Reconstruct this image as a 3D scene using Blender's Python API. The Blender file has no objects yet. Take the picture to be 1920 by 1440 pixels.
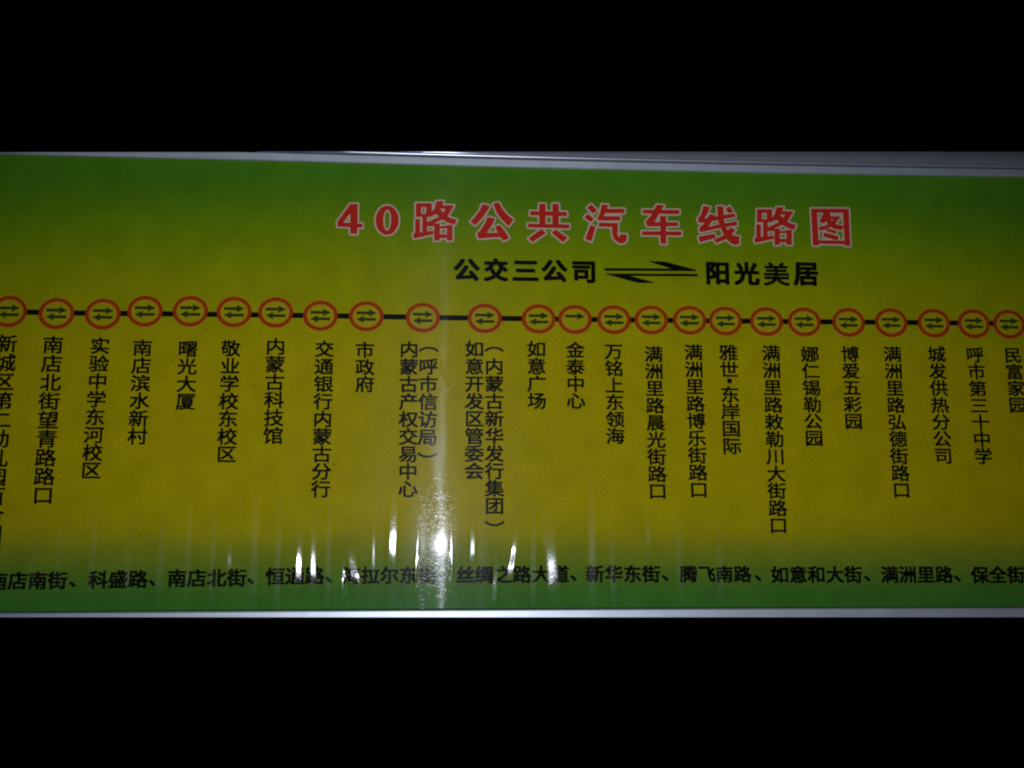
# Bus route map board at night, photographed with the phone's own flash.
# Units are metres.  The board's face is the plane y = 0, x runs to the right along it, z is up.
import bpy, math, random
from mathutils import Matrix, Vector

CAM_ROT = [[0.9980068, -0.0095746, -0.0623754], [-0.0630971, -0.1680172, -0.9837627], [-0.001061, 0.9857376, -0.1682864]]
FLASH_SPOT = (-0.00439, 1.51657)
LENS = 37.500
SHEET_TOP = [(-0.36639, 1.81161), (-0.34253, 1.81124), (-0.2572, 1.81092), (-0.16916, 1.81107), (-0.08282, 1.81072), (0.03826, 1.80982), (0.17011, 1.80977), (0.31774, 1.81025), (0.4687, 1.81143), (0.50471, 1.81179)]
SHEET_BOTTOM = [(-0.33812, 1.46815), (-0.31593, 1.46826), (-0.13543, 1.46911), (0.04269, 1.46944), (0.22601, 1.46958), (0.43979, 1.46945), (0.4733, 1.46934)]
CASE_TOP = [(-0.36539, 1.81248), (-0.34164, 1.81263), (0.05076, 1.8222), (0.46909, 1.8324), (0.5052, 1.83328)]
CASE_BOTTOM = [(-0.33655, 1.46464), (-0.31445, 1.46455), (0.05035, 1.4631), (0.43746, 1.46156), (0.47079, 1.46143)]
STOPS = [(-0.32639, 1.68826, 0.01307, 0.01195, 2), (-0.29164, 1.68711, 0.01307, 0.0119, 2), (-0.25757, 1.68718, 0.01307, 0.01185, 2), (-0.22663, 1.68988, 0.01308, 0.01183, 2), (-0.19302, 1.69036, 0.01308, 0.01179, 2), (-0.16039, 1.6902, 0.01308, 0.01175, 2), (-0.12921, 1.69022, 0.01308, 0.01171, 2), (-0.0954, 1.6882, 0.01308, 0.01165, 2), (-0.06068, 1.68826, 0.01308, 0.01161, 2), (-0.01762, 1.68781, 0.01308, 0.01155, 2), (0.02981, 1.68784, 0.01308, 0.01149, 2), (0.0714, 1.68799, 0.01308, 0.01144, 2), (0.09954, 1.68795, 0.01308, 0.01141, 1), (0.12989, 1.68815, 0.01308, 0.01137, 2), (0.15913, 1.68834, 0.01308, 0.01136, 2), (0.18934, 1.68854, 0.01308, 0.01139, 2), (0.21756, 1.68829, 0.01307, 0.01141, 2), (0.25016, 1.6883, 0.01307, 0.01144, 2), (0.28036, 1.6885, 0.01307, 0.01147, 2), (0.31584, 1.68855, 0.01307, 0.0115, 2), (0.35022, 1.6888, 0.01307, 0.01153, 2), (0.38477, 1.68883, 0.01307, 0.01156, 2), (0.41732, 1.68883, 0.01306, 0.01159, 2), (0.44609, 1.68879, 0.01306, 0.01161, 2)]
STOP_NAMES = [
  ('新城区第二幼儿园百合园区', 0.01401, [(-0.32604, 1.6634), (-0.32606, 1.64896), (-0.32607, 1.63461), (-0.32609, 1.62035), (-0.3261, 1.60617), (-0.32612, 1.59207), (-0.32613, 1.57807), (-0.32615, 1.56414), (-0.32616, 1.5503), (-0.32618, 1.53654), (-0.32619, 1.52287), (-0.32621, 1.50928)]),
  ('南店北街望青路路口', 0.01399, [(-0.29246, 1.66291), (-0.29237, 1.64863), (-0.29228, 1.63443), (-0.29219, 1.62032), (-0.2921, 1.60629), (-0.29201, 1.59235), (-0.29193, 1.57849), (-0.29184, 1.56471), (-0.29175, 1.55102)]),
  ('实验中学东河校区', 0.01332, [(-0.25804, 1.66253), (-0.25813, 1.64899), (-0.25821, 1.63552), (-0.25829, 1.62213), (-0.25838, 1.60881), (-0.25846, 1.59558), (-0.25854, 1.58241), (-0.25862, 1.56932)]),
  ('南店滨水新村', 0.01331, [(-0.22691, 1.66132), (-0.22689, 1.64786), (-0.22686, 1.63448), (-0.22684, 1.62118), (-0.22681, 1.60795), (-0.22679, 1.59479)]),
  ('曙光大厦', 0.01331, [(-0.19339, 1.66092), (-0.19329, 1.64754), (-0.19319, 1.63423), (-0.1931, 1.621)]),
  ('敬业学校东校区', 0.01333, [(-0.16159, 1.66177), (-0.16156, 1.64825), (-0.16152, 1.6348), (-0.16148, 1.62143), (-0.16144, 1.60813), (-0.1614, 1.59491), (-0.16136, 1.58176)]),
  ('内蒙古科技馆', 0.01354, [(-0.12827, 1.66361), (-0.12815, 1.64992), (-0.12803, 1.6363), (-0.12792, 1.62276), (-0.1278, 1.6093), (-0.12768, 1.59591)]),
  ('交通银行内蒙古分行', 0.01324, [(-0.0917, 1.66212), (-0.09164, 1.64863), (-0.09159, 1.6352), (-0.09154, 1.62186), (-0.09149, 1.60859), (-0.09144, 1.59539), (-0.09139, 1.58226), (-0.09134, 1.56921), (-0.09129, 1.55623)]),
  ('市政府', 0.01319, [(-0.06122, 1.66168), (-0.06093, 1.64846), (-0.06064, 1.63531)]),
  ('内蒙古产权交易中心', 0.01326, [(-0.0278, 1.66256), (-0.02771, 1.64903), (-0.02762, 1.63559), (-0.02754, 1.62221), (-0.02745, 1.60891), (-0.02737, 1.59569), (-0.02728, 1.58253), (-0.0272, 1.56945), (-0.02712, 1.55644)]),
  ('（呼市信访局）', 0.01349, [(-0.01299, 1.66305), (-0.01298, 1.64937), (-0.01297, 1.63577), (-0.01297, 1.62224), (-0.01296, 1.60879), (-0.01295, 1.59541), (-0.01294, 1.5821)]),
  ('如意开发区管委会', 0.01334, [(0.02197, 1.66347), (0.02202, 1.64991), (0.02206, 1.63643), (0.0221, 1.62302), (0.02215, 1.60968), (0.02219, 1.59642), (0.02223, 1.58323), (0.02227, 1.57012)]),
  ('（内蒙古新华发行集团）', 0.01324, [(0.03706, 1.66365), (0.03712, 1.65007), (0.03717, 1.63657), (0.03723, 1.62315), (0.03728, 1.6098), (0.03734, 1.59652), (0.03739, 1.58332), (0.03744, 1.57019), (0.0375, 1.55713), (0.03755, 1.54414), (0.0376, 1.53122)]),
  ('如意广场', 0.01343, [(0.06959, 1.66403), (0.06962, 1.65053), (0.06966, 1.6371), (0.0697, 1.62375)]),
  ('金泰中心', 0.01319, [(0.09954, 1.66357), (0.09955, 1.65031), (0.09956, 1.63712), (0.09957, 1.62401)]),
  ('万铭上东领海', 0.01313, [(0.12929, 1.66278), (0.12932, 1.64951), (0.12935, 1.6363), (0.12937, 1.62317), (0.1294, 1.61011), (0.12943, 1.59712)]),
  ('满洲里路晨光街路口', 0.01319, [(0.16044, 1.66102), (0.16051, 1.64758), (0.16057, 1.63421), (0.16064, 1.62092), (0.1607, 1.6077), (0.16077, 1.59455), (0.16083, 1.58147), (0.16089, 1.56846), (0.16096, 1.55552)]),
  ('满洲里路博乐街路口', 0.01327, [(0.19166, 1.66285), (0.19176, 1.64933), (0.19186, 1.63588), (0.19196, 1.62251), (0.19206, 1.60921), (0.19216, 1.59598), (0.19226, 1.58282), (0.19236, 1.56974), (0.19245, 1.55672)]),
  ('雅世·东岸国际', 0.01361, [(0.21906, 1.66284), (0.21909, 1.64948), (0.21911, 1.64087), (0.21913, 1.63004), (0.21915, 1.61669), (0.21918, 1.60357), (0.2192, 1.59005)]),
  ('满洲里路敕勒川大街路口', 0.01329, [(0.25282, 1.66291), (0.25282, 1.64928), (0.25281, 1.63573), (0.2528, 1.62226), (0.25279, 1.60886), (0.25278, 1.59553), (0.25278, 1.58227), (0.25277, 1.56909), (0.25276, 1.55598), (0.25275, 1.54294), (0.25275, 1.52997)]),
  ('娜仁锡勒公园', 0.01318, [(0.28359, 1.66244), (0.2836, 1.64911), (0.2836, 1.63586), (0.28361, 1.62268), (0.28361, 1.60957), (0.28362, 1.59653)]),
  ('博爱五彩园', 0.01321, [(0.31554, 1.66281), (0.3155, 1.64949), (0.31546, 1.63624), (0.31543, 1.62307), (0.31539, 1.60997)]),
  ('满洲里路弘德街路口', 0.01328, [(0.34964, 1.6632), (0.34969, 1.64966), (0.34974, 1.6362), (0.34978, 1.62281), (0.34983, 1.60949), (0.34987, 1.59625), (0.34992, 1.58307), (0.34996, 1.56997), (0.35001, 1.55693)]),
  ('城发供热分公司', 0.01336, [(0.3851, 1.66361), (0.38508, 1.65007), (0.38505, 1.6366), (0.38502, 1.62321), (0.385, 1.60989), (0.38497, 1.59664), (0.38494, 1.58346)]),
  ('呼市第三十中学', 0.01336, [(0.41634, 1.66347), (0.41642, 1.64993), (0.41651, 1.63646), (0.41659, 1.62306), (0.41668, 1.60974), (0.41676, 1.59649), (0.41685, 1.58331)]),
  ('民富家园', 0.01325, [(0.44705, 1.66349), (0.44724, 1.65017), (0.44743, 1.63692), (0.44762, 1.62374)]),
]
STREETS = [
  ('南店南街', 0.01394, [(-0.31907, 1.48962), (-0.30517, 1.48972), (-0.29123, 1.48982), (-0.27726, 1.48992)]),
  ('、', 0.01351, [(-0.26658, 1.48725)]),
  ('科盛路', 0.01414, [(-0.24874, 1.49043), (-0.23462, 1.49059), (-0.22045, 1.49076)]),
  ('、', 0.01364, [(-0.21047, 1.48827)]),
  ('南店北街', 0.01423, [(-0.1928, 1.49128), (-0.1786, 1.49138), (-0.16437, 1.49148), (-0.1501, 1.49158)]),
  ('、', 0.01379, [(-0.14005, 1.48927)]),
  ('恒通路', 0.01425, [(-0.12251, 1.49249), (-0.10828, 1.49275), (-0.09401, 1.49302)]),
  ('、', 0.01392, [(-0.08389, 1.49032)]),
  ('海拉尔东街', 0.01393, [(-0.0673, 1.49317), (-0.05342, 1.49319), (-0.0395, 1.49322), (-0.02556, 1.49325), (-0.01158, 1.49327)]),
  ('、', 0.01411, [(-0.00098, 1.49055)]),
  ('丝绸之路大道', 0.01407, [(0.01588, 1.49342), (0.02989, 1.49352), (0.04393, 1.49361), (0.05801, 1.4937), (0.07212, 1.4938), (0.08625, 1.49389)]),
  ('、', 0.01433, [(0.09617, 1.49115)]),
  ('新华东街', 0.01402, [(0.11255, 1.49405), (0.12654, 1.49396), (0.14056, 1.49388), (0.15461, 1.49379)]),
  ('、', 0.01448, [(0.16499, 1.49103)]),
  ('腾飞南路', 0.01363, [(0.1828, 1.49375), (0.1964, 1.49373), (0.21003, 1.4937), (0.2237, 1.49368)]),
  ('、', 0.01464, [(0.23537, 1.49091)]),
  ('如意和大街', 0.01413, [(0.25218, 1.49324), (0.26627, 1.49322), (0.28039, 1.4932), (0.29454, 1.49318), (0.30872, 1.49316)]),
  ('、', 0.01483, [(0.31927, 1.49037)]),
  ('满洲里路', 0.0141, [(0.33677, 1.49311), (0.35084, 1.49309), (0.36494, 1.49307), (0.37907, 1.49305)]),
  ('、', 0.01499, [(0.38927, 1.49024)]),
  ('保全街', 0.01423, [(0.40699, 1.4928), (0.42121, 1.49278), (0.43546, 1.49276)]),
]
TITLE_STROKES = [
  [[(-0.07511, 1.77755), (-0.06929, 1.77767), (-0.07492, 1.76963), (-0.08005, 1.76253), (-0.08456, 1.75903), (-0.08467, 1.76297)], [(-0.07511, 1.77755), (-0.06922, 1.77768), (-0.06907, 1.75343), (-0.07453, 1.75351)], [(-0.08466, 1.76261), (-0.06533, 1.76192), (-0.06525, 1.75852), (-0.08456, 1.75903)]],
  [],
  [[(-0.02433, 1.7793), (-0.01188, 1.77956), (-0.01184, 1.77616), (-0.02428, 1.7759)], [(-0.02433, 1.7793), (-0.02018, 1.77939), (-0.02004, 1.7684), (-0.02417, 1.76832)], [(-0.01629, 1.77947), (-0.01188, 1.77956), (-0.01175, 1.7683), (-0.01615, 1.76821)], [(-0.02421, 1.77075), (-0.01178, 1.77101), (-0.01175, 1.7683), (-0.02417, 1.76805)], [(-0.01913, 1.76842), (-0.01538, 1.7685), (-0.01522, 1.75554), (-0.01896, 1.75546)], [(-0.02466, 1.76628), (-0.02086, 1.76636), (-0.02071, 1.75462), (-0.0245, 1.75455)], [(-0.02617, 1.75452), (-0.02451, 1.75522), (-0.0102, 1.75725), (-0.01016, 1.75429), (-0.02508, 1.75051), (-0.02574, 1.75157)], [(-0.01545, 1.76417), (-0.0095, 1.76428), (-0.00946, 1.76083), (-0.01541, 1.76071)], [(-0.00839, 1.78135), (-0.00246, 1.78139), (-0.00342, 1.77865), (-0.00698, 1.77083), (-0.01215, 1.7691), (-0.0118, 1.77263), (-0.00988, 1.77485)], [(-0.00446, 1.77808), (0.00543, 1.77815), (0.00441, 1.77514), (-0.00625, 1.77506)], [(-0.00054, 1.7764), (0.00466, 1.77651), (0.00133, 1.77019), (-0.00279, 1.76658), (-0.01412, 1.76122), (-0.01545, 1.76403), (-0.00695, 1.76812), (-0.00335, 1.77118)], [(-0.00755, 1.77544), (-0.00442, 1.77414), (-0.00126, 1.77014), (0.00343, 1.76752), (0.00786, 1.76666), (0.00607, 1.76216), (0.00087, 1.76381), (-0.00278, 1.76577), (-0.00696, 1.76921), (-0.00959, 1.77268)], [(-0.00988, 1.7632), (-0.00535, 1.76328), (-0.0052, 1.74927), (-0.00972, 1.74918)], [(-2e-05, 1.76204), (0.00439, 1.76212), (0.00449, 1.74945), (0.0001, 1.74937)], [(-0.00532, 1.76085), (0.00439, 1.76212), (0.00441, 1.75929), (-0.0053, 1.7591)], [(-0.00525, 1.75438), (5e-05, 1.75448), (8e-05, 1.75138), (-0.00522, 1.75128)]],
  [[(0.02745, 1.77957), (0.03347, 1.77833), (0.03204, 1.77489), (0.02711, 1.76772), (0.02218, 1.7622), (0.01827, 1.76483), (0.02318, 1.7709), (0.02577, 1.77477)], [(0.03595, 1.78016), (0.04053, 1.78135), (0.04302, 1.77648), (0.04668, 1.77193), (0.05217, 1.76714), (0.04825, 1.7619), (0.0425, 1.76749), (0.03884, 1.77286)], [(0.03153, 1.76917), (0.03767, 1.76794), (0.0352, 1.76273), (0.03105, 1.75602), (0.02717, 1.75149), (0.02457, 1.75144), (0.02351, 1.75547), (0.02662, 1.75904), (0.02998, 1.76452)], [(0.03001, 1.75613), (0.03964, 1.75645), (0.04173, 1.75284), (0.03522, 1.75258), (0.02535, 1.75132), (0.02715, 1.75527)], [(0.03742, 1.76115), (0.04107, 1.76284), (0.04485, 1.75858), (0.0485, 1.75297), (0.04824, 1.75188), (0.04394, 1.75005), (0.04173, 1.75284), (0.03938, 1.75712)]],
  [[(0.07228, 1.78078), (0.07728, 1.78089), (0.07717, 1.76301), (0.07219, 1.76291)], [(0.08268, 1.781), (0.08782, 1.78111), (0.08767, 1.76267), (0.08255, 1.76257)], [(0.06516, 1.77476), (0.09422, 1.77453), (0.09419, 1.77098), (0.06515, 1.77121)], [(0.06329, 1.76437), (0.09596, 1.76433), (0.0958, 1.76093), (0.06341, 1.76125)], [(0.07414, 1.76037), (0.07752, 1.75691), (0.06702, 1.7494), (0.06363, 1.75231)], [(0.08502, 1.76017), (0.09454, 1.75343), (0.09096, 1.74971), (0.08198, 1.75699)]],
  [[(0.11345, 1.78124), (0.11828, 1.77667), (0.11506, 1.77332), (0.10997, 1.77815)], [(0.11057, 1.77336), (0.11554, 1.7695), (0.11285, 1.76644), (0.10776, 1.7703)], [(0.11269, 1.76439), (0.11676, 1.7627), (0.11317, 1.75066), (0.1082, 1.75274)], [(0.1218, 1.78141), (0.12709, 1.78097), (0.12597, 1.77738), (0.12159, 1.76798), (0.11764, 1.76872), (0.12037, 1.77452)], [(0.12545, 1.77778), (0.13991, 1.77808), (0.13984, 1.77437), (0.1246, 1.7742)], [(0.12191, 1.77154), (0.13635, 1.77183), (0.13615, 1.7684), (0.12133, 1.76803)], [(0.11958, 1.7663), (0.13452, 1.76618), (0.13433, 1.7629), (0.11914, 1.76288)], [(0.12973, 1.76459), (0.13452, 1.76605), (0.13396, 1.75676), (0.13524, 1.75461), (0.13621, 1.75735), (0.14149, 1.7569), (0.14115, 1.75254), (0.13925, 1.75006), (0.13633, 1.74946), (0.13293, 1.75103), (0.1306, 1.7537), (0.12962, 1.75777)]],
  [[(0.15426, 1.77769), (0.18387, 1.77802), (0.18351, 1.77444), (0.15432, 1.77439)], [(0.16568, 1.78206), (0.17181, 1.7815), (0.16764, 1.77494), (0.16402, 1.76827), (0.16104, 1.76602), (0.15755, 1.76404), (0.15644, 1.76785), (0.16122, 1.77343)], [(0.15683, 1.76758), (0.18239, 1.76782), (0.18243, 1.76453), (0.15754, 1.7639)], [(0.15334, 1.75986), (0.18485, 1.76033), (0.18488, 1.75691), (0.15314, 1.75671)], [(0.16799, 1.77275), (0.17292, 1.77285), (0.1726, 1.74986), (0.16796, 1.74991)]],
  [[(0.20314, 1.78201), (0.20873, 1.78075), (0.20472, 1.77266), (0.20001, 1.76762), (0.19811, 1.77115), (0.20074, 1.77396)], [(0.19877, 1.77089), (0.20764, 1.77189), (0.20537, 1.768), (0.19867, 1.76773)], [(0.20828, 1.77521), (0.21359, 1.77367), (0.20969, 1.76918), (0.20603, 1.76361), (0.19977, 1.75993), (0.19893, 1.7632), (0.20349, 1.76768), (0.20604, 1.77214)], [(0.19933, 1.76293), (0.21118, 1.76564), (0.21162, 1.76262), (0.20004, 1.75993)], [(0.21065, 1.7659), (0.22956, 1.76958), (0.22997, 1.76628), (0.21108, 1.76261)], [(0.20898, 1.77192), (0.21981, 1.77476), (0.22818, 1.77603), (0.22888, 1.77315), (0.21968, 1.77131), (0.20916, 1.76917)], [(0.19832, 1.75634), (0.2115, 1.75906), (0.21245, 1.75551), (0.19925, 1.75171)], [(0.214, 1.78169), (0.21925, 1.78179), (0.21914, 1.77102), (0.22153, 1.76282), (0.22513, 1.75849), (0.22724, 1.75771), (0.2315, 1.75697), (0.23074, 1.75093), (0.22856, 1.74993), (0.22537, 1.75056), (0.22122, 1.75404), (0.21745, 1.76109), (0.21452, 1.76928)], [(0.22078, 1.77961), (0.22437, 1.78218), (0.22741, 1.77699), (0.22308, 1.77634)], [(0.224, 1.76451), (0.22849, 1.7624), (0.22344, 1.75627), (0.21283, 1.75114), (0.21026, 1.7541), (0.21704, 1.75697), (0.22118, 1.76061)]],
  [[(0.24623, 1.77998), (0.25863, 1.78023), (0.25848, 1.77692), (0.2461, 1.77667)], [(0.24623, 1.77998), (0.25036, 1.78006), (0.24992, 1.76936), (0.2458, 1.76927)], [(0.25423, 1.78014), (0.25863, 1.78023), (0.25816, 1.76926), (0.25377, 1.76917)], [(0.2459, 1.77165), (0.25827, 1.7719), (0.25816, 1.76926), (0.24579, 1.76901)], [(0.25082, 1.76937), (0.25456, 1.76945), (0.25403, 1.75681), (0.2503, 1.75674)], [(0.24521, 1.76729), (0.24899, 1.76736), (0.24852, 1.75592), (0.24475, 1.75585)], [(0.24308, 1.75582), (0.24477, 1.75651), (0.25911, 1.75849), (0.25898, 1.7556), (0.24395, 1.75191), (0.24335, 1.75295)], [(0.25425, 1.76523), (0.26018, 1.76534), (0.26003, 1.76197), (0.25411, 1.76186)], [(0.26219, 1.78198), (0.26809, 1.78202), (0.26698, 1.77934), (0.26303, 1.77173), (0.2578, 1.77004), (0.25834, 1.77348), (0.26036, 1.77564)], [(0.26593, 1.77879), (0.27576, 1.77886), (0.27458, 1.77593), (0.26399, 1.77584)], [(0.26973, 1.77715), (0.2749, 1.77726), (0.27126, 1.7711), (0.26698, 1.76758), (0.25542, 1.76236), (0.25425, 1.7651), (0.26292, 1.76909), (0.26666, 1.77206)], [(0.26271, 1.77621), (0.26576, 1.77495), (0.26868, 1.77105), (0.27321, 1.7685), (0.27756, 1.76766), (0.27555, 1.76327), (0.27046, 1.76488), (0.26694, 1.76679), (0.26296, 1.77014), (0.26053, 1.77353)], [(0.25975, 1.76428), (0.26426, 1.76437), (0.26365, 1.7507), (0.25916, 1.75062)], [(0.26948, 1.76315), (0.27387, 1.76324), (0.2733, 1.75088), (0.26893, 1.7508)], [(0.26415, 1.762), (0.27387, 1.76324), (0.27374, 1.76047), (0.26408, 1.76029)], [(0.26387, 1.75569), (0.26915, 1.75579), (0.26901, 1.75277), (0.26374, 1.75267)]],
  [[(0.29017, 1.78133), (0.32111, 1.78183), (0.32119, 1.77835), (0.29015, 1.77799)], [(0.29017, 1.78133), (0.29507, 1.78143), (0.29502, 1.75074), (0.29029, 1.75065)], [(0.31618, 1.78159), (0.3211, 1.78169), (0.32062, 1.75093), (0.31614, 1.75085)], [(0.29065, 1.75533), (0.32045, 1.7552), (0.32055, 1.75217), (0.29063, 1.75217)], [(0.30022, 1.77848), (0.30513, 1.77858), (0.30607, 1.77582), (0.30256, 1.77103), (0.29974, 1.76903), (0.29629, 1.77063), (0.29836, 1.77399)], [(0.30414, 1.77536), (0.31394, 1.77542), (0.3127, 1.77262), (0.30292, 1.7727)], [(0.30928, 1.77477), (0.31394, 1.77542), (0.30951, 1.76895), (0.30223, 1.76466), (0.29643, 1.76261), (0.29553, 1.76618), (0.30129, 1.7674), (0.30578, 1.77026)], [(0.30161, 1.77378), (0.30486, 1.77357), (0.30951, 1.76895), (0.31677, 1.76743), (0.3144, 1.76379), (0.30821, 1.76477), (0.30346, 1.76745)], [(0.30253, 1.76521), (0.31056, 1.76316), (0.30907, 1.76064), (0.3016, 1.76299)], [(0.30017, 1.76158), (0.31169, 1.75876), (0.31069, 1.75543), (0.30827, 1.75566), (0.29866, 1.75851)]],
]
TITLE = [('4', -0.07529, 1.76524, 0.01928, 0.02584), ('0', -0.04629, 1.76496, 0.01813, 0.02589), ('路', -0.00868, 1.76506, 0.03316, 0.03159), ('公', 0.0352, 1.76506, 0.03296, 0.03083), ('共', 0.07957, 1.76529, 0.03151, 0.03137), ('汽', 0.12466, 1.76509, 0.03342, 0.03191), ('车', 0.16964, 1.76532, 0.03194, 0.03158), ('线', 0.21536, 1.76577, 0.03303, 0.03257), ('路', 0.26053, 1.766, 0.03412, 0.03224), ('图', 0.30599, 1.766, 0.03261, 0.03147)]
SUBTITLE = [('公', 0.01564, 1.72618, 0.02064, 0.01793), ('交', 0.03838, 1.72656, 0.01905, 0.01881), ('三', 0.06141, 1.72609, 0.02037, 0.01627), ('公', 0.08389, 1.72646, 0.02044, 0.01802), ('司', 0.10686, 1.72577, 0.018, 0.01762), ('阳', 0.21275, 1.72667, 0.01829, 0.01863), ('光', 0.23597, 1.72684, 0.02049, 0.0191), ('美', 0.25969, 1.7268, 0.021, 0.01913), ('居', 0.2833, 1.72719, 0.02021, 0.01917)]
ARROW_RIGHT = [(0.12326, 1.72938), (0.17552, 1.72994), (0.15795, 1.73521), (0.15981, 1.73568), (0.17143, 1.73544), (0.19616, 1.7291), (0.1956, 1.72812), (0.12322, 1.72718)]
ARROW_LEFT = [(0.12381, 1.72455), (0.12486, 1.72505), (0.19685, 1.72587), (0.19679, 1.72381), (0.14321, 1.72337), (0.16231, 1.71857), (0.16098, 1.7179), (0.1494, 1.71782)]
ROUTE_LINE = [(-0.35622, 1.68804), (-0.3108, 1.68795), (-0.27526, 1.68775), (-0.20954, 1.68806), (-0.14514, 1.68821), (-0.07968, 1.68821), (0.00564, 1.68793), (0.08504, 1.68805), (0.17337, 1.6882), (0.26504, 1.68859), (0.36749, 1.68911), (0.43129, 1.68933), (0.49351, 1.68964)]
WRINKLES = [(-0.10571, 1.49688, 0.01114, 0.003674, 1, 0.03), (-0.09533, 1.4984, 0.0127, 0.003681, 1, 0.0), (-0.07339, 1.48838, 0.00691, 0.001975, 0.8, 0.06), (-0.06578, 1.49451, 0.00731, 0.004488, 1.0, -0.12), (-0.03778, 1.51696, 0.0113, 0.00413, 1, 0.03), (-0.02026, 1.49831, 0.00929, 0.001331, 0.7, 0.05), (0.00597, 1.50371, 0.00933, 0.001338, 0.7, -0.03), (0.02129, 1.5115, 0.00664, 0.00282, 0.9, 0), (0.05058, 1.50134, 0.00818, 0.002962, 1, 0.13), (0.08109, 1.49429, 0.01363, 0.007092, 1, -0.1), (-0.15593, 1.50269, 0.00614, 0.003258, 0.55, 0), (0.1528, 1.52017, 0.00713, 0.003434, 0.2, 0), (-0.05161, 1.50453, 0.00968, 0.001989, 0.25, 0), (0.03874, 1.48506, 0.00967, 0.002009, 0.25, 0), (-0.29534, 1.49146, 0.01887, 0.004449, 0.1, 0.05), (-0.2775, 1.49332, 0.0227, 0.003189, 0.1, 0.02), (-0.25368, 1.49707, 0.02278, 0.004485, 0.1, 0.02), (-0.22832, 1.48944, 0.01706, 0.003854, 0.1, 0), (-0.20515, 1.4951, 0.02094, 0.004518, 0.1, 0.02), (-0.18557, 1.49889, 0.02292, 0.003888, 0.1, 0), (-0.16775, 1.49314, 0.01908, 0.003245, 0.1, 0), (-0.13805, 1.49692, 0.02299, 0.004569, 0.1, 0), (-0.121, 1.49306, 0.01915, 0.003924, 0.1, 0), (-0.08435, 1.493, 0.01921, 0.003289, 0.1, 0), (0.06639, 1.49082, 0.01748, 0.003367, 0.1, 0), (0.11025, 1.5005, 0.02348, 0.004756, 0.1, 0), (0.12605, 1.48876, 0.0156, 0.004076, 0.1, -0.03), (0.17631, 1.49258, 0.01961, 0.004797, 0.1, -0.03), (0.20655, 1.49057, 0.01767, 0.00413, 0.1, 0)]
PX = 0.000407

scene = bpy.context.scene
coll = scene.collection
CAM_DIST = 0.8
FLASH_W = 14.0
FLASH_CONE = 95
FLASH_AIM = (0.05, 0.0, 1.58)
FILM_BUMP = 0.000008
# colour, roughness, anisotropy, follows the fine bumps
FILM_LOBES = [(0.0020, 0.060, 0.0, False), (0.0003, 0.062, 0.1, True), (0.0009, 0.135, 0.84, True), (0.0018, 0.31, 0.55, True), (0.0008, 0.34, 0.0, False)]
FILM_SPARKLE = 0.00005

# ------------------------------------------------------------------ camera, night, flash, exposure
cam_data = bpy.data.cameras.new('camera')
cam = bpy.data.objects.new('camera', cam_data)
coll.objects.link(cam)
cam_data.sensor_width = 36
cam_data.lens = LENS
cam_data.clip_start = 0.01
cam_data.clip_end = 50
cam.matrix_world = Matrix.Translation((0, -CAM_DIST, 1.5)) @ Matrix(CAM_ROT).to_4x4()
scene.camera = cam

world = bpy.data.worlds.new('World')
scene.world = world
world.use_nodes = True
bgn = world.node_tree.nodes['Background']
bgn.inputs['Color'].default_value = (0.5, 0.6, 1.0, 1)
bgn.inputs['Strength'].default_value = 0.00012          # moonless night

# the phone's flash sits a few centimetres from its lens; the board mirrors it at FLASH_SPOT
flash_d = bpy.data.lights.new('phone_flash', 'SPOT')
flash_d.energy = FLASH_W
flash_d.color = (0.96, 0.97, 1.0)
flash_d.shadow_soft_size = 0.0035
flash_d.spot_size = math.radians(FLASH_CONE)
flash_d.spot_blend = 1.0
flash = bpy.data.objects.new('phone_flash', flash_d)
coll.objects.link(flash)
FLASH_POS = Vector((2 * FLASH_SPOT[0], -CAM_DIST, 2 * FLASH_SPOT[1] - 1.5))
flash.location = FLASH_POS
flash.rotation_euler = (Vector(FLASH_AIM) - FLASH_POS).to_track_quat('-Z', 'Y').to_euler()

scene.cycles.pixel_filter_type = 'BLACKMAN_HARRIS'
scene.cycles.filter_width = 2.1              # a small phone lens, slightly soft
scene.view_settings.view_transform = 'Standard'
scene.view_settings.look = 'None'
scene.view_settings.exposure = 0.0
scene.view_settings.gamma = 1.0

# ------------------------------------------------------------------ helpers
def interp(poly, x):
    for (x0, z0), (x1, z1) in zip(poly, poly[1:]):
        if x <= x1:
            break
    return z0 + (z1 - z0) * (x - x0) / (x1 - x0)

def curve_z(poly, x):
    """smooth reading of a measured edge: average of nearby samples"""
    s = 0
    for k in range(-6, 7):
        s += interp(poly, x + k * 0.012)
    return s / 13

def mesh_obj(name, verts, faces, mat, parent=None, smooth=False):
    me = bpy.data.meshes.new(name)
    me.from_pydata(verts, [], faces)
    me.materials.append(mat)
    if smooth:
        me.polygons.foreach_set('use_smooth', [True] * len(me.polygons))
    me.update()
    o = bpy.data.objects.new(name, me)
    coll.objects.link(o)
    if parent:
        o.parent = parent
    return o

def new_mat(name):
    m = bpy.data.materials.new(name)
    m.use_nodes = True
    return m, m.node_tree.nodes, m.node_tree.links

def node(nt, t, **kw):
    n = nt.new(t)
    for k, v in kw.items():
        setattr(n, k, v)
    return n

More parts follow.
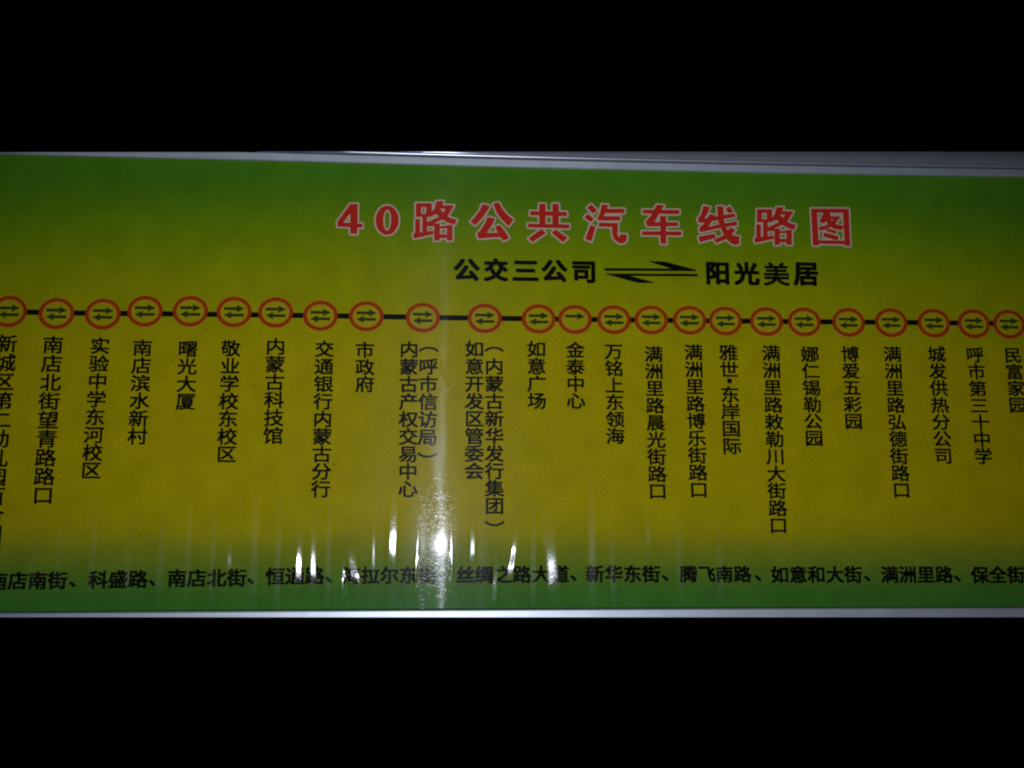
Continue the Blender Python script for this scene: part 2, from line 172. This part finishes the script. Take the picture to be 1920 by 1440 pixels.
def ink(name, col, rough=0.7, grain=0.18):
    """printed ink with the faint grain of an inkjet print"""
    m, nt, ln = new_mat(name)
    b = nt['Principled BSDF']
    tc = node(nt, 'ShaderNodeNewGeometry')
    nz = node(nt, 'ShaderNodeTexNoise'); nz.inputs['Scale'].default_value = 900; nz.inputs['Detail'].default_value = 3
    ln.new(tc.outputs['Position'], nz.inputs['Vector'])
    mr = node(nt, 'ShaderNodeMapRange')
    mr.inputs['To Min'].default_value = 1 - grain * 1.6; mr.inputs['To Max'].default_value = 1 + grain * 1.6
    ln.new(nz.outputs['Fac'], mr.inputs['Value'])
    mx = node(nt, 'ShaderNodeVectorMath', operation='SCALE')
    mx.inputs[0].default_value = col
    ln.new(mr.outputs[0], mx.inputs['Scale'])
    ln.new(mx.outputs[0], b.inputs['Base Color'])
    b.inputs['Roughness'].default_value = rough
    b.inputs['Specular IOR Level'].default_value = 0.03
    return m

# ------------------------------------------------------------------ materials
BLACK = ink('black_ink', (0.004, 0.0045, 0.003))
RED = ink('red_ink', (0.50, 0.024, 0.012))
RINGRED = ink('ring_red_ink', (0.33, 0.040, 0.002))
RINGEDGE = ink('ring_edge_ink', (0.40, 0.22, 0.015))
WHITEINK = ink('white_outline_ink', (0.56, 0.45, 0.37))
GREENBLACK = ink('arrow_ink', (0.028, 0.050, 0.006))
YELLOWINK = ink('marker_yellow_ink', (0.37, 0.33, 0.004))

def sheet_material():
    m, nt, ln = new_mat('printed_sheet')
    b = nt['Principled BSDF']
    tc = node(nt, 'ShaderNodeNewGeometry')
    sep = node(nt, 'ShaderNodeSeparateXYZ'); ln.new(tc.outputs['Position'], sep.inputs[0])
    # printed background: green band, yellow field, green band, the upper blend arched
    xx = node(nt, 'ShaderNodeMath', operation='SUBTRACT'); ln.new(sep.outputs['X'], xx.inputs[0]); xx.inputs[1].default_value = 0.05
    x2 = node(nt, 'ShaderNodeMath', operation='MULTIPLY'); ln.new(xx.outputs[0], x2.inputs[0]); ln.new(xx.outputs[0], x2.inputs[1])
    ar = node(nt, 'ShaderNodeMath', operation='MULTIPLY_ADD'); ln.new(x2.outputs[0], ar.inputs[0]); ar.inputs[1].default_value = 0.07
    ln.new(sep.outputs['Z'], ar.inputs[2])
    nz = node(nt, 'ShaderNodeTexNoise'); nz.inputs['Scale'].default_value = 7; nz.inputs['Detail'].default_value = 2
    ln.new(tc.outputs['Position'], nz.inputs['Vector'])
    wob = node(nt, 'ShaderNodeMath', operation='MULTIPLY_ADD'); ln.new(nz.outputs['Fac'], wob.inputs[0]); wob.inputs[1].default_value = 0.012
    ln.new(ar.outputs[0], wob.inputs[2])
    def ramp(src, zlo, zhi, stops):
        mr = node(nt, 'ShaderNodeMapRange'); mr.inputs['From Min'].default_value = zlo; mr.inputs['From Max'].default_value = zhi
        ln.new(src, mr.inputs['Value'])
        r = node(nt, 'ShaderNodeValToRGB'); r.color_ramp.interpolation = 'B_SPLINE' if len(stops) > 2 else 'EASE'
        el = r.color_ramp.elements
        while len(el) < len(stops): el.new(0.5)
        for e, (p, c) in zip(el, stops): e.position = p; e.color = (*c, 1)
        ln.new(mr.outputs[0], r.inputs[0])
        return r
    zt = interp(SHEET_TOP, 0.0); zb = interp(SHEET_BOTTOM, 0.0)
    Yc = (0.40, 0.335, 0.001); G1 = (0.074, 0.212, 0.008); G2 = (0.038, 0.160, 0.021)
    up = ramp(wob.outputs[0], zt - 0.150, zt, [(0.0, Yc), (0.20, (0.36, 0.335, 0.001)), (0.52, (0.24, 0.305, 0.001)), (0.75, (0.125, 0.255, 0.003)), (0.92, G1), (1.0, (0.064, 0.22, 0.010))])
    dn = ramp(sep.outputs['Z'], zb, zb + 0.085, [(0.0, (0, 0, 0)), (0.22, (0.04, 0.04, 0.04)), (0.50, (0.45, 0.45, 0.45)), (0.68, (0.9, 0.9, 0.9)), (1.0, (1, 1, 1))])
    mx = node(nt, 'ShaderNodeMix', data_type='RGBA'); ln.new(dn.outputs[0], mx.inputs['Factor'])
    mx.inputs['A'].default_value = (*G2, 1); ln.new(up.outputs[0], mx.inputs['B'])
    # print grain and slight blotches of ink
    g1 = node(nt, 'ShaderNodeTexNoise'); g1.inputs['Scale'].default_value = 900; g1.inputs['Detail'].default_value = 4
    ln.new(tc.outputs['Position'], g1.inputs['Vector'])
    g2 = node(nt, 'ShaderNodeTexNoise'); g2.inputs['Scale'].default_value = 45; g2.inputs['Detail'].default_value = 5
    ln.new(tc.outputs['Position'], g2.inputs['Vector'])
    m1 = node(nt, 'ShaderNodeMapRange'); ln.new(g1.outputs['Fac'], m1.inputs['Value']); m1.inputs['To Min'].default_value = 0.55; m1.inputs['To Max'].default_value = 1.45
    m2 = node(nt, 'ShaderNodeMapRange'); ln.new(g2.outputs['Fac'], m2.inputs['Value']); m2.inputs['To Min'].default_value = 0.78; m2.inputs['To Max'].default_value = 1.22
    mm = node(nt, 'ShaderNodeMath', operation='MULTIPLY'); ln.new(m1.outputs[0], mm.inputs[0]); ln.new(m2.outputs[0], mm.inputs[1])
    # a few dark dirt specks under the film
    vo = node(nt, 'ShaderNodeTexVoronoi'); vo.inputs['Scale'].default_value = 26
    ln.new(tc.outputs['Position'], vo.inputs['Vector'])
    sp = node(nt, 'ShaderNodeMapRange'); ln.new(vo.outputs['Distance'], sp.inputs['Value'])
    sp.inputs['From Min'].default_value = 0.02; sp.inputs['From Max'].default_value = 0.06; sp.inputs['To Min'].default_value = 0.8; sp.inputs['To Max'].default_value = 1.0
    m3 = node(nt, 'ShaderNodeMath', operation='MULTIPLY'); ln.new(mm.outputs[0], m3.inputs[0]); ln.new(sp.outputs[0], m3.inputs[1])
    sc = node(nt, 'ShaderNodeVectorMath', operation='SCALE'); ln.new(mx.outputs['Result'], sc.inputs[0]); ln.new(m3.outputs[0], sc.inputs['Scale'])
    ln.new(sc.outputs[0], b.inputs['Base Color'])
    b.inputs['Roughness'].default_value = 0.75
    b.inputs['Specular IOR Level'].default_value = 0.02
    return m

def film_material():
    m, nt, ln = new_mat('clear_film')
    for n in list(nt):
        if n.type != 'OUTPUT_MATERIAL': nt.remove(n)
    out = nt['Material Output']
    geo = node(nt, 'ShaderNodeNewGeometry')
    # vertical drag marks and tiny pits in the film
    mp = node(nt, 'ShaderNodeMapping'); mp.inputs['Scale'].default_value = (230, 1, 1500)
    ln.new(geo.outputs['Position'], mp.inputs['Vector'])
    n1 = node(nt, 'ShaderNodeTexNoise'); n1.inputs['Scale'].default_value = 1.0; n1.inputs['Detail'].default_value = 2
    ln.new(mp.outputs[0], n1.inputs['Vector'])
    mp2 = node(nt, 'ShaderNodeMapping'); mp2.inputs['Scale'].default_value = (45, 1, 900)
    ln.new(geo.outputs['Position'], mp2.inputs['Vector'])
    n2 = node(nt, 'ShaderNodeTexNoise'); n2.inputs['Scale'].default_value = 1.0; n2.inputs['Detail'].default_value = 1
    ln.new(mp2.outputs[0], n2.inputs['Vector'])
    ad = node(nt, 'ShaderNodeMath', operation='MULTIPLY_ADD'); ln.new(n2.outputs['Fac'], ad.inputs[0]); ad.inputs[1].default_value = 0.5
    ln.new(n1.outputs['Fac'], ad.inputs[2])
    bp = node(nt, 'ShaderNodeBump'); bp.inputs['Strength'].default_value = 1.0; bp.inputs['Distance'].default_value = FILM_BUMP
    ln.new(ad.outputs[0], bp.inputs['Height'])
    tan = node(nt, 'ShaderNodeTangent'); tan.direction_type = 'RADIAL'; tan.axis = 'Z'
    def gloss(col, r, an, bump=True):
        g = node(nt, 'ShaderNodeBsdfAnisotropic'); g.distribution = 'GGX'
        g.inputs['Color'].default_value = (col * 0.95, col * 0.98, col * 1.15, 1); g.inputs['Roughness'].default_value = r
        g.inputs['Anisotropy'].default_value = an
        ln.new(tan.outputs[0], g.inputs['Tangent'])
        if bump: ln.new(bp.outputs[0], g.inputs['Normal'])
        return g
    tr = node(nt, 'ShaderNodeBsdfTransparent'); tr.inputs['Color'].default_value = (0.95, 0.95, 0.95, 1)
    parts = [tr] + [gloss(*a) for a in FILM_LOBES]
    # tiny scratches and dust that sparkle near the mirrored flash
    mp3 = node(nt, 'ShaderNodeMapping'); mp3.inputs['Scale'].default_value = (170, 1, 1500)
    ln.new(geo.outputs['Position'], mp3.inputs['Vector'])
    n3 = node(nt, 'ShaderNodeTexNoise'); n3.inputs['Scale'].default_value = 1.0; n3.inputs['Detail'].default_value = 1
    ln.new(mp3.outputs[0], n3.inputs['Vector'])
    bp3 = node(nt, 'ShaderNodeBump'); bp3.inputs['Strength'].default_value = 1.0; bp3.inputs['Distance'].default_value = FILM_SPARKLE
    ln.new(n3.outputs['Fac'], bp3.inputs['Height'])
    sg = node(nt, 'ShaderNodeBsdfAnisotropic'); sg.distribution = 'GGX'
    sg.inputs['Color'].default_value = (0.0008, 0.0008, 0.0009, 1); sg.inputs['Roughness'].default_value = 0.06
    ln.new(bp3.outputs[0], sg.inputs['Normal'])
    parts.append(sg)
    cur = parts[0]
    for p in parts[1:]:
        a = node(nt, 'ShaderNodeAddShader'); ln.new(cur.outputs[0], a.inputs[0]); ln.new(p.outputs[0], a.inputs[1]); cur = a
    ln.new(cur.outputs[0], out.inputs['Surface'])
    return m

def alu(name, col, rough, metallic=0.55):
    m, nt, ln = new_mat(name)
    b = nt['Principled BSDF']
    geo = node(nt, 'ShaderNodeNewGeometry')
    mp = node(nt, 'ShaderNodeMapping'); mp.inputs['Scale'].default_value = (14, 900, 900)
    ln.new(geo.outputs['Position'], mp.inputs['Vector'])
    n1 = node(nt, 'ShaderNodeTexNoise'); n1.inputs['Scale'].default_value = 1; n1.inputs['Detail'].default_value = 4
    ln.new(mp.outputs[0], n1.inputs['Vector'])
    n2 = node(nt, 'ShaderNodeTexNoise'); n2.inputs['Scale'].default_value = 60; n2.inputs['Detail'].default_value = 5
    ln.new(geo.outputs['Position'], n2.inputs['Vector'])
    ad = node(nt, 'ShaderNodeMath', operation='ADD'); ln.new(n1.outputs['Fac'], ad.inputs[0]); ln.new(n2.outputs['Fac'], ad.inputs[1])
    mr = node(nt, 'ShaderNodeMapRange'); ln.new(ad.outputs[0], mr.inputs['Value']); mr.inputs['From Max'].default_value = 2
    mr.inputs['To Min'].default_value = 0.7; mr.inputs['To Max'].default_value = 1.3
    sc = node(nt, 'ShaderNodeVectorMath', operation='SCALE'); sc.inputs[0].default_value = col; ln.new(mr.outputs[0], sc.inputs['Scale'])
    ln.new(sc.outputs[0], b.inputs['Base Color'])
    b.inputs['Metallic'].default_value = metallic
    b.inputs['Roughness'].default_value = rough
    return m

SHEET = sheet_material()
FILM = film_material()
ALU = alu('anodised_aluminium', (0.52, 0.56, 0.70), 0.30, 0.65)
ALU_STRIP = alu('aluminium_strip', (0.46, 0.52, 0.63), 0.45)
GAP_SHADE_BACKING = ink('gap_shade_and_backing', (0.01, 0.012, 0.012))  # near black for the backing board, the groove and the painted gap shade

# ------------------------------------------------------------------ the sign
sign = bpy.data.objects.new('bus_route_sign', None)
coll.objects.link(sign)
sign['label'] = 'long green and yellow bus route map board in a silver aluminium frame'
sign['category'] = 'sign'

X0, X1 = SHEET_TOP[0][0], SHEET_TOP[-1][0]
N = 120
xs = [X0 + (X1 - X0) * i / N for i in range(N + 1)]
zt = [curve_z(SHEET_TOP, x) for x in xs]
zb = [curve_z(SHEET_BOTTOM, x) for x in xs]

px = PX
case_t = [interp(CASE_TOP, x) for x in xs]
case_b = [interp(CASE_BOTTOM, x) for x in xs]
lim = [max(0.0006, a - b) for a, b in zip(case_t, zt)]

# printed sheet (runs 3 mm behind the rails) with a 1.5 mm board behind it
def slab(name, xs, lo, hi, y0, y1, mat):
    v = []; fc = []
    for x, a, b in zip(xs, lo, hi):
        v += [(x, y0, a), (x, y0, b), (x, y1, b), (x, y1, a)]
    for i in range(len(xs) - 1):
        p = 4 * i; q = p + 4
        for k in range(4):
            fc.append((p + k, p + (k + 1) % 4, q + (k + 1) % 4, q + k))
    fc.append((0, 3, 2, 1)); e = 4 * (len(xs) - 1); fc.append((e, e + 1, e + 2, e + 3))
    return mesh_obj(name, v, fc, mat, sign)

slab('printed_sheet', xs, [z - 0.0012 for z in zb], [z + min(0.003, l * 0.5) for z, l in zip(zt, lim)], 0.0, 0.0015, SHEET)
slab('backing_board', xs, [z - 0.0030 for z in zb], [z + min(0.0022, l * 0.4) for z, l in zip(zt, lim)], 0.0017, 0.018, GAP_SHADE_BACKING)

# rails: cross-sections swept along the board.  profile = (height above sheet edge, depth towards viewer)
def sweep(name, xs, edge, sgn, prof, mat, limit=None, smooth=True):
    v = []; fc = []; n = len(prof)
    for i, x in enumerate(xs):
        for k, (hh, d) in enumerate(prof):
            h2 = hh
            if limit is not None:
                h2 = min(hh, limit[i] - 2e-5 * (n - k))
            v.append((x, -d, edge[i] + sgn * h2))
    for i in range(len(xs) - 1):
        for k in range(n):
            a = i * n + k; b = i * n + (k + 1) % n
            fc.append((a, b, b + n, a + n) if sgn < 0 else (a, a + n, b + n, b))
    fc.append(tuple(range(n))); fc.append(tuple(reversed([(len(xs) - 1) * n + k for k in range(n)])))
    o = mesh_obj(name, v, fc, mat, sign, smooth)
    if smooth:
        o.data.polygons[-1].use_smooth = False; o.data.polygons[-2].use_smooth = False
    return o

# retaining strip next to the print
sweep('retaining_strip', xs, zt, 1, [(0.0, -0.0005), (0.0, 0.0016), (0.0006, 0.0022), (14.2 * px, 0.0027), (14.9 * px, 0.0023), (14.9 * px, -0.0005)],
      ALU_STRIP, [l - 0.0002 for l in lim], smooth=False)
# dark groove bottom, then the outer rail with its rounded bead
k0 = next(i for i in range(len(xs)) if lim[i] > 15.6 * px)
gx = xs[k0:]; gz = zt[k0:]; gl = lim[k0:]
sweep('groove', xs[k0:], gz, 1, [(14.9 * px, -0.0005), (14.9 * px, 0.0006), (17.2 * px, 0.0006), (17.2 * px, -0.0005)], GAP_SHADE_BACKING, gl, smooth=False)
bead = []
r = 3.6 * px
cz = 17.2 * px + r
for a in range(0, 181, 15):
    t = math.radians(a)
    bead.append((cz - r * math.cos(t), 0.0022 + r * 1.1 * math.sin(t)))
prof = [(17.2 * px, -0.010)] + bead + [(cz + r + 0.0006, 0.0019), (200 * px, 0.0032), (200 * px, -0.010)]
sweep('frame_rail', gx, gz, 1, prof, ALU, gl)
# lower rail: shade of the gap painted as a thin black strip, then the bright lip
limb = [b - a for a, b in zip(case_b, zb)]
sweep('shadow_gap', xs, zb, -1, [(0.0, -0.0005), (0.0, 0.0009), (1.6 * px, 0.0009), (1.6 * px, -0.0005)], GAP_SHADE_BACKING, smooth=False)
rail_b = [(1.6 * px, -0.010), (1.6 * px, 0.0016), (2.6 * px, 0.0026), (4.2 * px, 0.0032), (60 * px, 0.0036), (60 * px, -0.010)]
o = sweep('frame_rail', xs, zb, -1, rail_b, ALU_STRIP, limb, smooth=False)

# ------------------------------------------------------------------ glyphs (outlines of Blender's own built-in font)
_cache = {}
def glyph(ch):
    if ch not in _cache:
        cu = bpy.data.curves.new('glyph', 'FONT'); cu.body = ch; cu.resolution_u = 3
        ob = bpy.data.objects.new('glyph', cu); coll.objects.link(ob)
        bpy.context.view_layer.update()
        dg = bpy.context.evaluated_depsgraph_get()
        me = bpy.data.meshes.new_from_object(ob.evaluated_get(dg))
        vs = [(v.co.x, v.co.y) for v in me.vertices]; fs = [tuple(p.vertices) for p in me.polygons]
        # make all faces look the same way
        out = []
        for f_ in fs:
            a = sum(vs[f_[i]][0] * vs[f_[(i + 1) % len(f_)]][1] - vs[f_[(i + 1) % len(f_)]][0] * vs[f_[i]][1] for i in range(len(f_)))
            out.append(f_ if a > 0 else tuple(reversed(f_)))
        bpy.data.objects.remove(ob); bpy.data.curves.remove(cu); bpy.data.meshes.remove(me)
        _cache[ch] = (vs, out)
    return _cache[ch]

def bbox(vs):
    xs_ = [v[0] for v in vs]; ys_ = [v[1] for v in vs]
    return min(xs_), min(ys_), max(xs_), max(ys_)

_b = bbox(glyph('国')[0])
EM_C = ((_b[0] + _b[2]) / 2, (_b[1] + _b[3]) / 2)
EM = (_b[3] - _b[1]) / 0.92                               # em height in font units

def stamps(rx, rz, n=8):
    """weight of the pen: where copies of an outline are laid to thicken it"""
    if rx <= 0: return [(0, 0)]
    pts = [(0, 0)]
    for k in range(n):
        a = k * 2 * math.pi / n
        m_ = 1.0 + 0.36 * abs(math.sin(2 * a)) ** 1.5
        pts.append((rx * m_ * math.cos(a), rz * m_ * math.sin(a)))
    return pts

class Print:
    def __init__(self): self.v = []; self.f = []; self.layer = 0
    def add(self, vs, fs, y):
        n = len(self.v)
        self.v += [(x, y - self.layer * 2.5e-6, z) for x, z in vs]
        self.f += [tuple(n + i for i in f_) for f_ in fs]
    def char(self, ch, x, z, w, h, rx, rz, y, rot=False, fit=False, lean=0.0, n=8):
        """w, h: em size (or, with fit, the exact width and height of the inked area)"""
        vs, fs = glyph(ch)
        if rot:
            vs = [(v[1], -v[0]) for v in vs]
            b = bbox(vs); c = ((b[0] + b[2]) / 2, (b[1] + b[3]) / 2); sx, sz = w / EM, h / EM
        elif fit:
            b = bbox(vs); c = ((b[0] + b[2]) / 2, (b[1] + b[3]) / 2)
            sx = (w - 2 * rx) / (b[2] - b[0]); sz = (h - 2 * rz) / (b[3] - b[1])
        else:
            c = EM_C; sx, sz = w / EM, h / EM
            if ch in '、·':
                b = bbox(vs); c = ((b[0] + b[2]) / 2, (b[1] + b[3]) / 2)
        for i, (dx, dz) in enumerate(stamps(rx, rz, n)):
            self.layer = i
            self.add([(x + (v[0] - c[0]) * sx + dx + lean * (v[1] - c[1]) * sz, z + (v[1] - c[1]) * sz + dz) for v in vs], fs, y)
        self.layer = 0
    def poly(self, pts, y):
        n = len(self.v); self.v += [(p[0], y, p[1]) for p in pts]; self.f.append(tuple(range(n, n + len(pts))))
    def build(self, name, mat, parent):
        return mesh_obj(name, self.v, self.f, mat, parent)

Y_LOW, Y_MID, Y_TOP = -0.00008, -0.00014, -0.00020

# ------------------------------------------------------------------ heading
def ellipse(cx, cz_, rx, rz, n=40):
    return [(cx + rx * math.cos(2 * math.pi * i / n), cz_ + rz * math.sin(2 * math.pi * i / n)) for i in range(n)]

def annulus(P, cx, cz_, rx, rz, ix, iz, y, n=48):
    o_ = ellipse(cx, cz_, rx, rz, n); i_ = ellipse(cx, cz_, ix, iz, n)
    b = len(P.v); P.v += [(p[0], y, p[1]) for p in o_ + i_]
    for k in range(n):
        P.f.append((b + k, b + (k + 1) % n, b + n + (k + 1) % n, b + n + k))

from mathutils.geometry import tessellate_polygon
def strokes(P, polys, y, grow=0.0):
    """heavy brush strokes as overlapping polygons; grown on all sides for the pale edge behind them"""
    k = 0
    for pl in polys:
        tri = tessellate_polygon([[Vector((p[0], p[1], 0)) for p in pl]])
        for dx, dz in ([(0, 0)] if not grow else [(grow * math.cos(a_ * math.pi / 10), grow * math.sin(a_ * math.pi / 10)) for a_ in range(20)]):
            n = len(P.v)
            P.v += [(p[0] + dx, y - k * 2e-7 * (8 if not grow else 1), p[1] + dz) for p in pl]
            P.f += [tuple(n + q for q in t_) for t_ in tri]
            k += 1

for (ch, x, z, w, h), polys in zip(TITLE, TITLE_STROKES):
    edge = 3.1 * px
    O = Print(); I = Print()
    if ch == '0':
        annulus(O, x, z, 22 * px + edge, 29.2 * px + edge, 7.4 * px - edge, 20.8 * px - edge, Y_LOW)
        annulus(I, x, z, 22 * px, 29.2 * px, 7.4 * px, 20.8 * px, Y_TOP)
    else:
        strokes(I, polys, Y_TOP); strokes(O, polys, Y_LOW, edge)
    t = I.build('title_character', RED, sign)
    O.build('white_outline', WHITEINK, t)

for part_ in (SUBTITLE[:5], SUBTITLE[5:]):
    Pn = Print()
    for ch, x, z, w, h in part_:
        Pn.char(ch, x, z, w, h, (1.2 if ch == '美' else 2.0) * px, (1.1 if ch == '美' else 1.8) * px, Y_TOP, fit=True, n=12)
    Pn.build('terminus_name', BLACK, sign)
for pts in (ARROW_RIGHT, ARROW_LEFT):
    tri = tessellate_polygon([[Vector((p[0], p[1], 0)) for p in pts]])
    mesh_obj('direction_arrow', [(p[0], Y_TOP, p[1]) for p in pts], [tuple(t_) for t_ in tri], BLACK, sign)

# ------------------------------------------------------------------ route line and stops
v = []; fc = []
for x, z in ROUTE_LINE:
    v += [(x, Y_LOW, z - 5.0 * px), (x, Y_LOW, z + 5.0 * px)]
for i in range(len(ROUTE_LINE) - 1):
    fc.append((2 * i, 2 * i + 2, 2 * i + 3, 2 * i + 1))
mesh_obj('route_line', v, fc, BLACK, sign)

def arrow_poly(cx, cz_, L, s, th, hl, hh, y, P):
    """s=+1 points right"""
    pts = [(-L, -th), (L - hl, -th), (L - hl - 0.06 * hl, -hh), (L - hl * 0.45, -hh * 0.42), (L, 0), (L - hl * 0.45, hh * 0.42), (L - hl - 0.06 * hl, hh), (L - hl, th), (-L, th)]
    tri = tessellate_polygon([[Vector((p[0], p[1], 0)) for p in pts]])
    n = len(P.v)
    P.v += [(cx + s * p[0], y, cz_ + p[1]) for p in pts]
    P.f += [tuple(n + k for k in t_) for t_ in tri]

for x, z, rx, rz, n in STOPS:
    th = rx * 0.20
    d = Print(); d.poly(ellipse(x, z, rx - th * 0.5, rz - th * 0.5), Y_MID)
    marker = d.build('stop_marker', YELLOWINK, sign)
    e = Print(); annulus(e, x, z, rx + 1.5 * px, rz + 1.5 * px, rx - th * 0.5, rz - th * 0.5, -0.00005)
    annulus(e, x, z, rx - th * 0.5, rz - th * 0.5, rx - th - 2.0 * px, rz - th - 2.0 * px, Y_MID - 0.00003)
    e.build('ring_edge', RINGEDGE, marker)
    g = Print(); annulus(g, x, z, rx, rz, rx - th, rz - th, Y_TOP)
    g.build('ring', RINGRED, marker)
    up = Print(); arrow_poly(x + 0.5 * px, z + rz * 0.22, rx * 0.60, 1, rz * 0.095, rx * 0.46, rz * 0.25, Y_TOP, up)
    up.build('arrow', GREENBLACK, marker)
    if n == 2:
        lo = Print(); arrow_poly(x - 0.5 * px, z - rz * 0.21, rx * 0.58, -1, rz * 0.095, rx * 0.44, rz * 0.25, Y_TOP, lo)
        lo.build('arrow', GREENBLACK, marker)

for s, pitch, pts in STOP_NAMES:
    Pn = Print()
    lean = (pts[0][0] - pts[-1][0]) / (pts[0][1] - pts[-1][1])
    for ch, (x, z) in zip(s, pts):
        big = 0.5 if ch == '·' else 1.0
        if ch == '·':
            q = 4.5 * px
            Pn.poly([(x - q, z - q), (x + q, z - q), (x + q, z + q), (x - q, z + q)], Y_TOP); continue
        Pn.char(ch, x, z, pitch * 1.07, pitch * 0.95, 0.85 * px, 0.7 * px, Y_TOP, rot=ch in '（）', lean=lean)
    Pn.build('stop_name', BLACK, sign)

for s, pitch, pts in STREETS:
    Pn = Print()
    for ch, (x, z) in zip(s, pts):
        Pn.char(ch, x, z, pitch * 0.95, pitch * 0.89, 1.15 * px, 0.95 * px, Y_TOP)
    Pn.build('comma' if s == '、' else 'street_name', BLACK, sign)

# ------------------------------------------------------------------ clear film over the print, wrinkled near its lower edge
fx = []
FX0 = min(w_[0] for w_ in WRINKLES) - 0.008
FX1 = max(w_[0] for w_ in WRINKLES) + 0.008
x = X0
while x < X1:
    fx.append(x)
    x += (1.3 * px if FX0 < x < FX1 else 5 * px)
fx.append(X1)
zlo = min(zb) + 0.0; zhi = max(zt)
NZ = 120
random.seed(4)
ph = [random.uniform(0, 6.28) for _ in range(12)]
mx_, mz_ = FLASH_SPOT
def film_h(x, z):
    h = 0.0
    # long soft undulation of the stretched film
    h += 0.000035 * math.sin(x * 95 + ph[0] + 0.6 * math.sin(z * 9)) + 0.00002 * math.sin(x * 210 + ph[1])
    h += 6e-6 * math.sin(300 * x + 3 * math.sin(z * 30 + ph[5])) + 1.6e-5 * math.sin(150 * x + 2 * math.sin(z * 27 + ph[6]))
    low = math.exp(-(z - 1.47 + 0.0) / 0.05) if z > 1.47 else 1.0
    h += low * (1 - math.exp(-((x - mx_) / 0.016) ** 2)) * (0.000022 * math.sin(x * 330 + ph[2] + 0.8 * math.sin(x * 61)) + 0.000012 * math.sin(x * 610 + ph[3] + 1.1 * math.sin(x * 83 + ph[4])))
    for wx, wz, hh, w, s, lean in WRINKLES:
        dz = z - wz
        if abs(dz) > 7 * hh: continue
        cx_ = wx + lean * dz
        u = (x - cx_) / w
        if abs(u) > 1.7: continue
        S = (cx_ - mx_) / CAM_DIST * (1.0 if s > 0.3 else 0.86)
        ez = math.exp(-abs(dz / hh) ** 3)
        el = math.exp(-abs(dz / (2.5 * hh if dz > 0 else 1.3 * hh)) ** 3)
        g = math.exp(-u ** 6)
        h += s ** 0.05 * S * (x - cx_) * g * el + s * g * ez * 0.95 * ((z - mz_) ** 2) / (2 * CAM_DIST)
    return h
v = []; fc = []
for x in fx:
    a, b = curve_z(SHEET_BOTTOM, x) + 0.0002, curve_z(SHEET_TOP, x) - 0.0002
    for k in range(NZ + 1):
        t = k / NZ
        t = t * t * 0.6 + t * 0.4            # finer rows near the lower edge
        z = a + (b - a) * t
        edge = min(1.0, k / 4, (NZ - k) / 4)
        v.append((x, -0.0009 - film_h(x, z), z))
n = NZ + 1
for i in range(len(fx) - 1):
    for k in range(NZ):
        a = i * n + k
        fc.append((a, a + n, a + n + 1, a + 1))
mesh_obj('cover_film', v, fc, FILM, sign, smooth=True)
print('film', len(v), 'objects', len(bpy.data.objects))
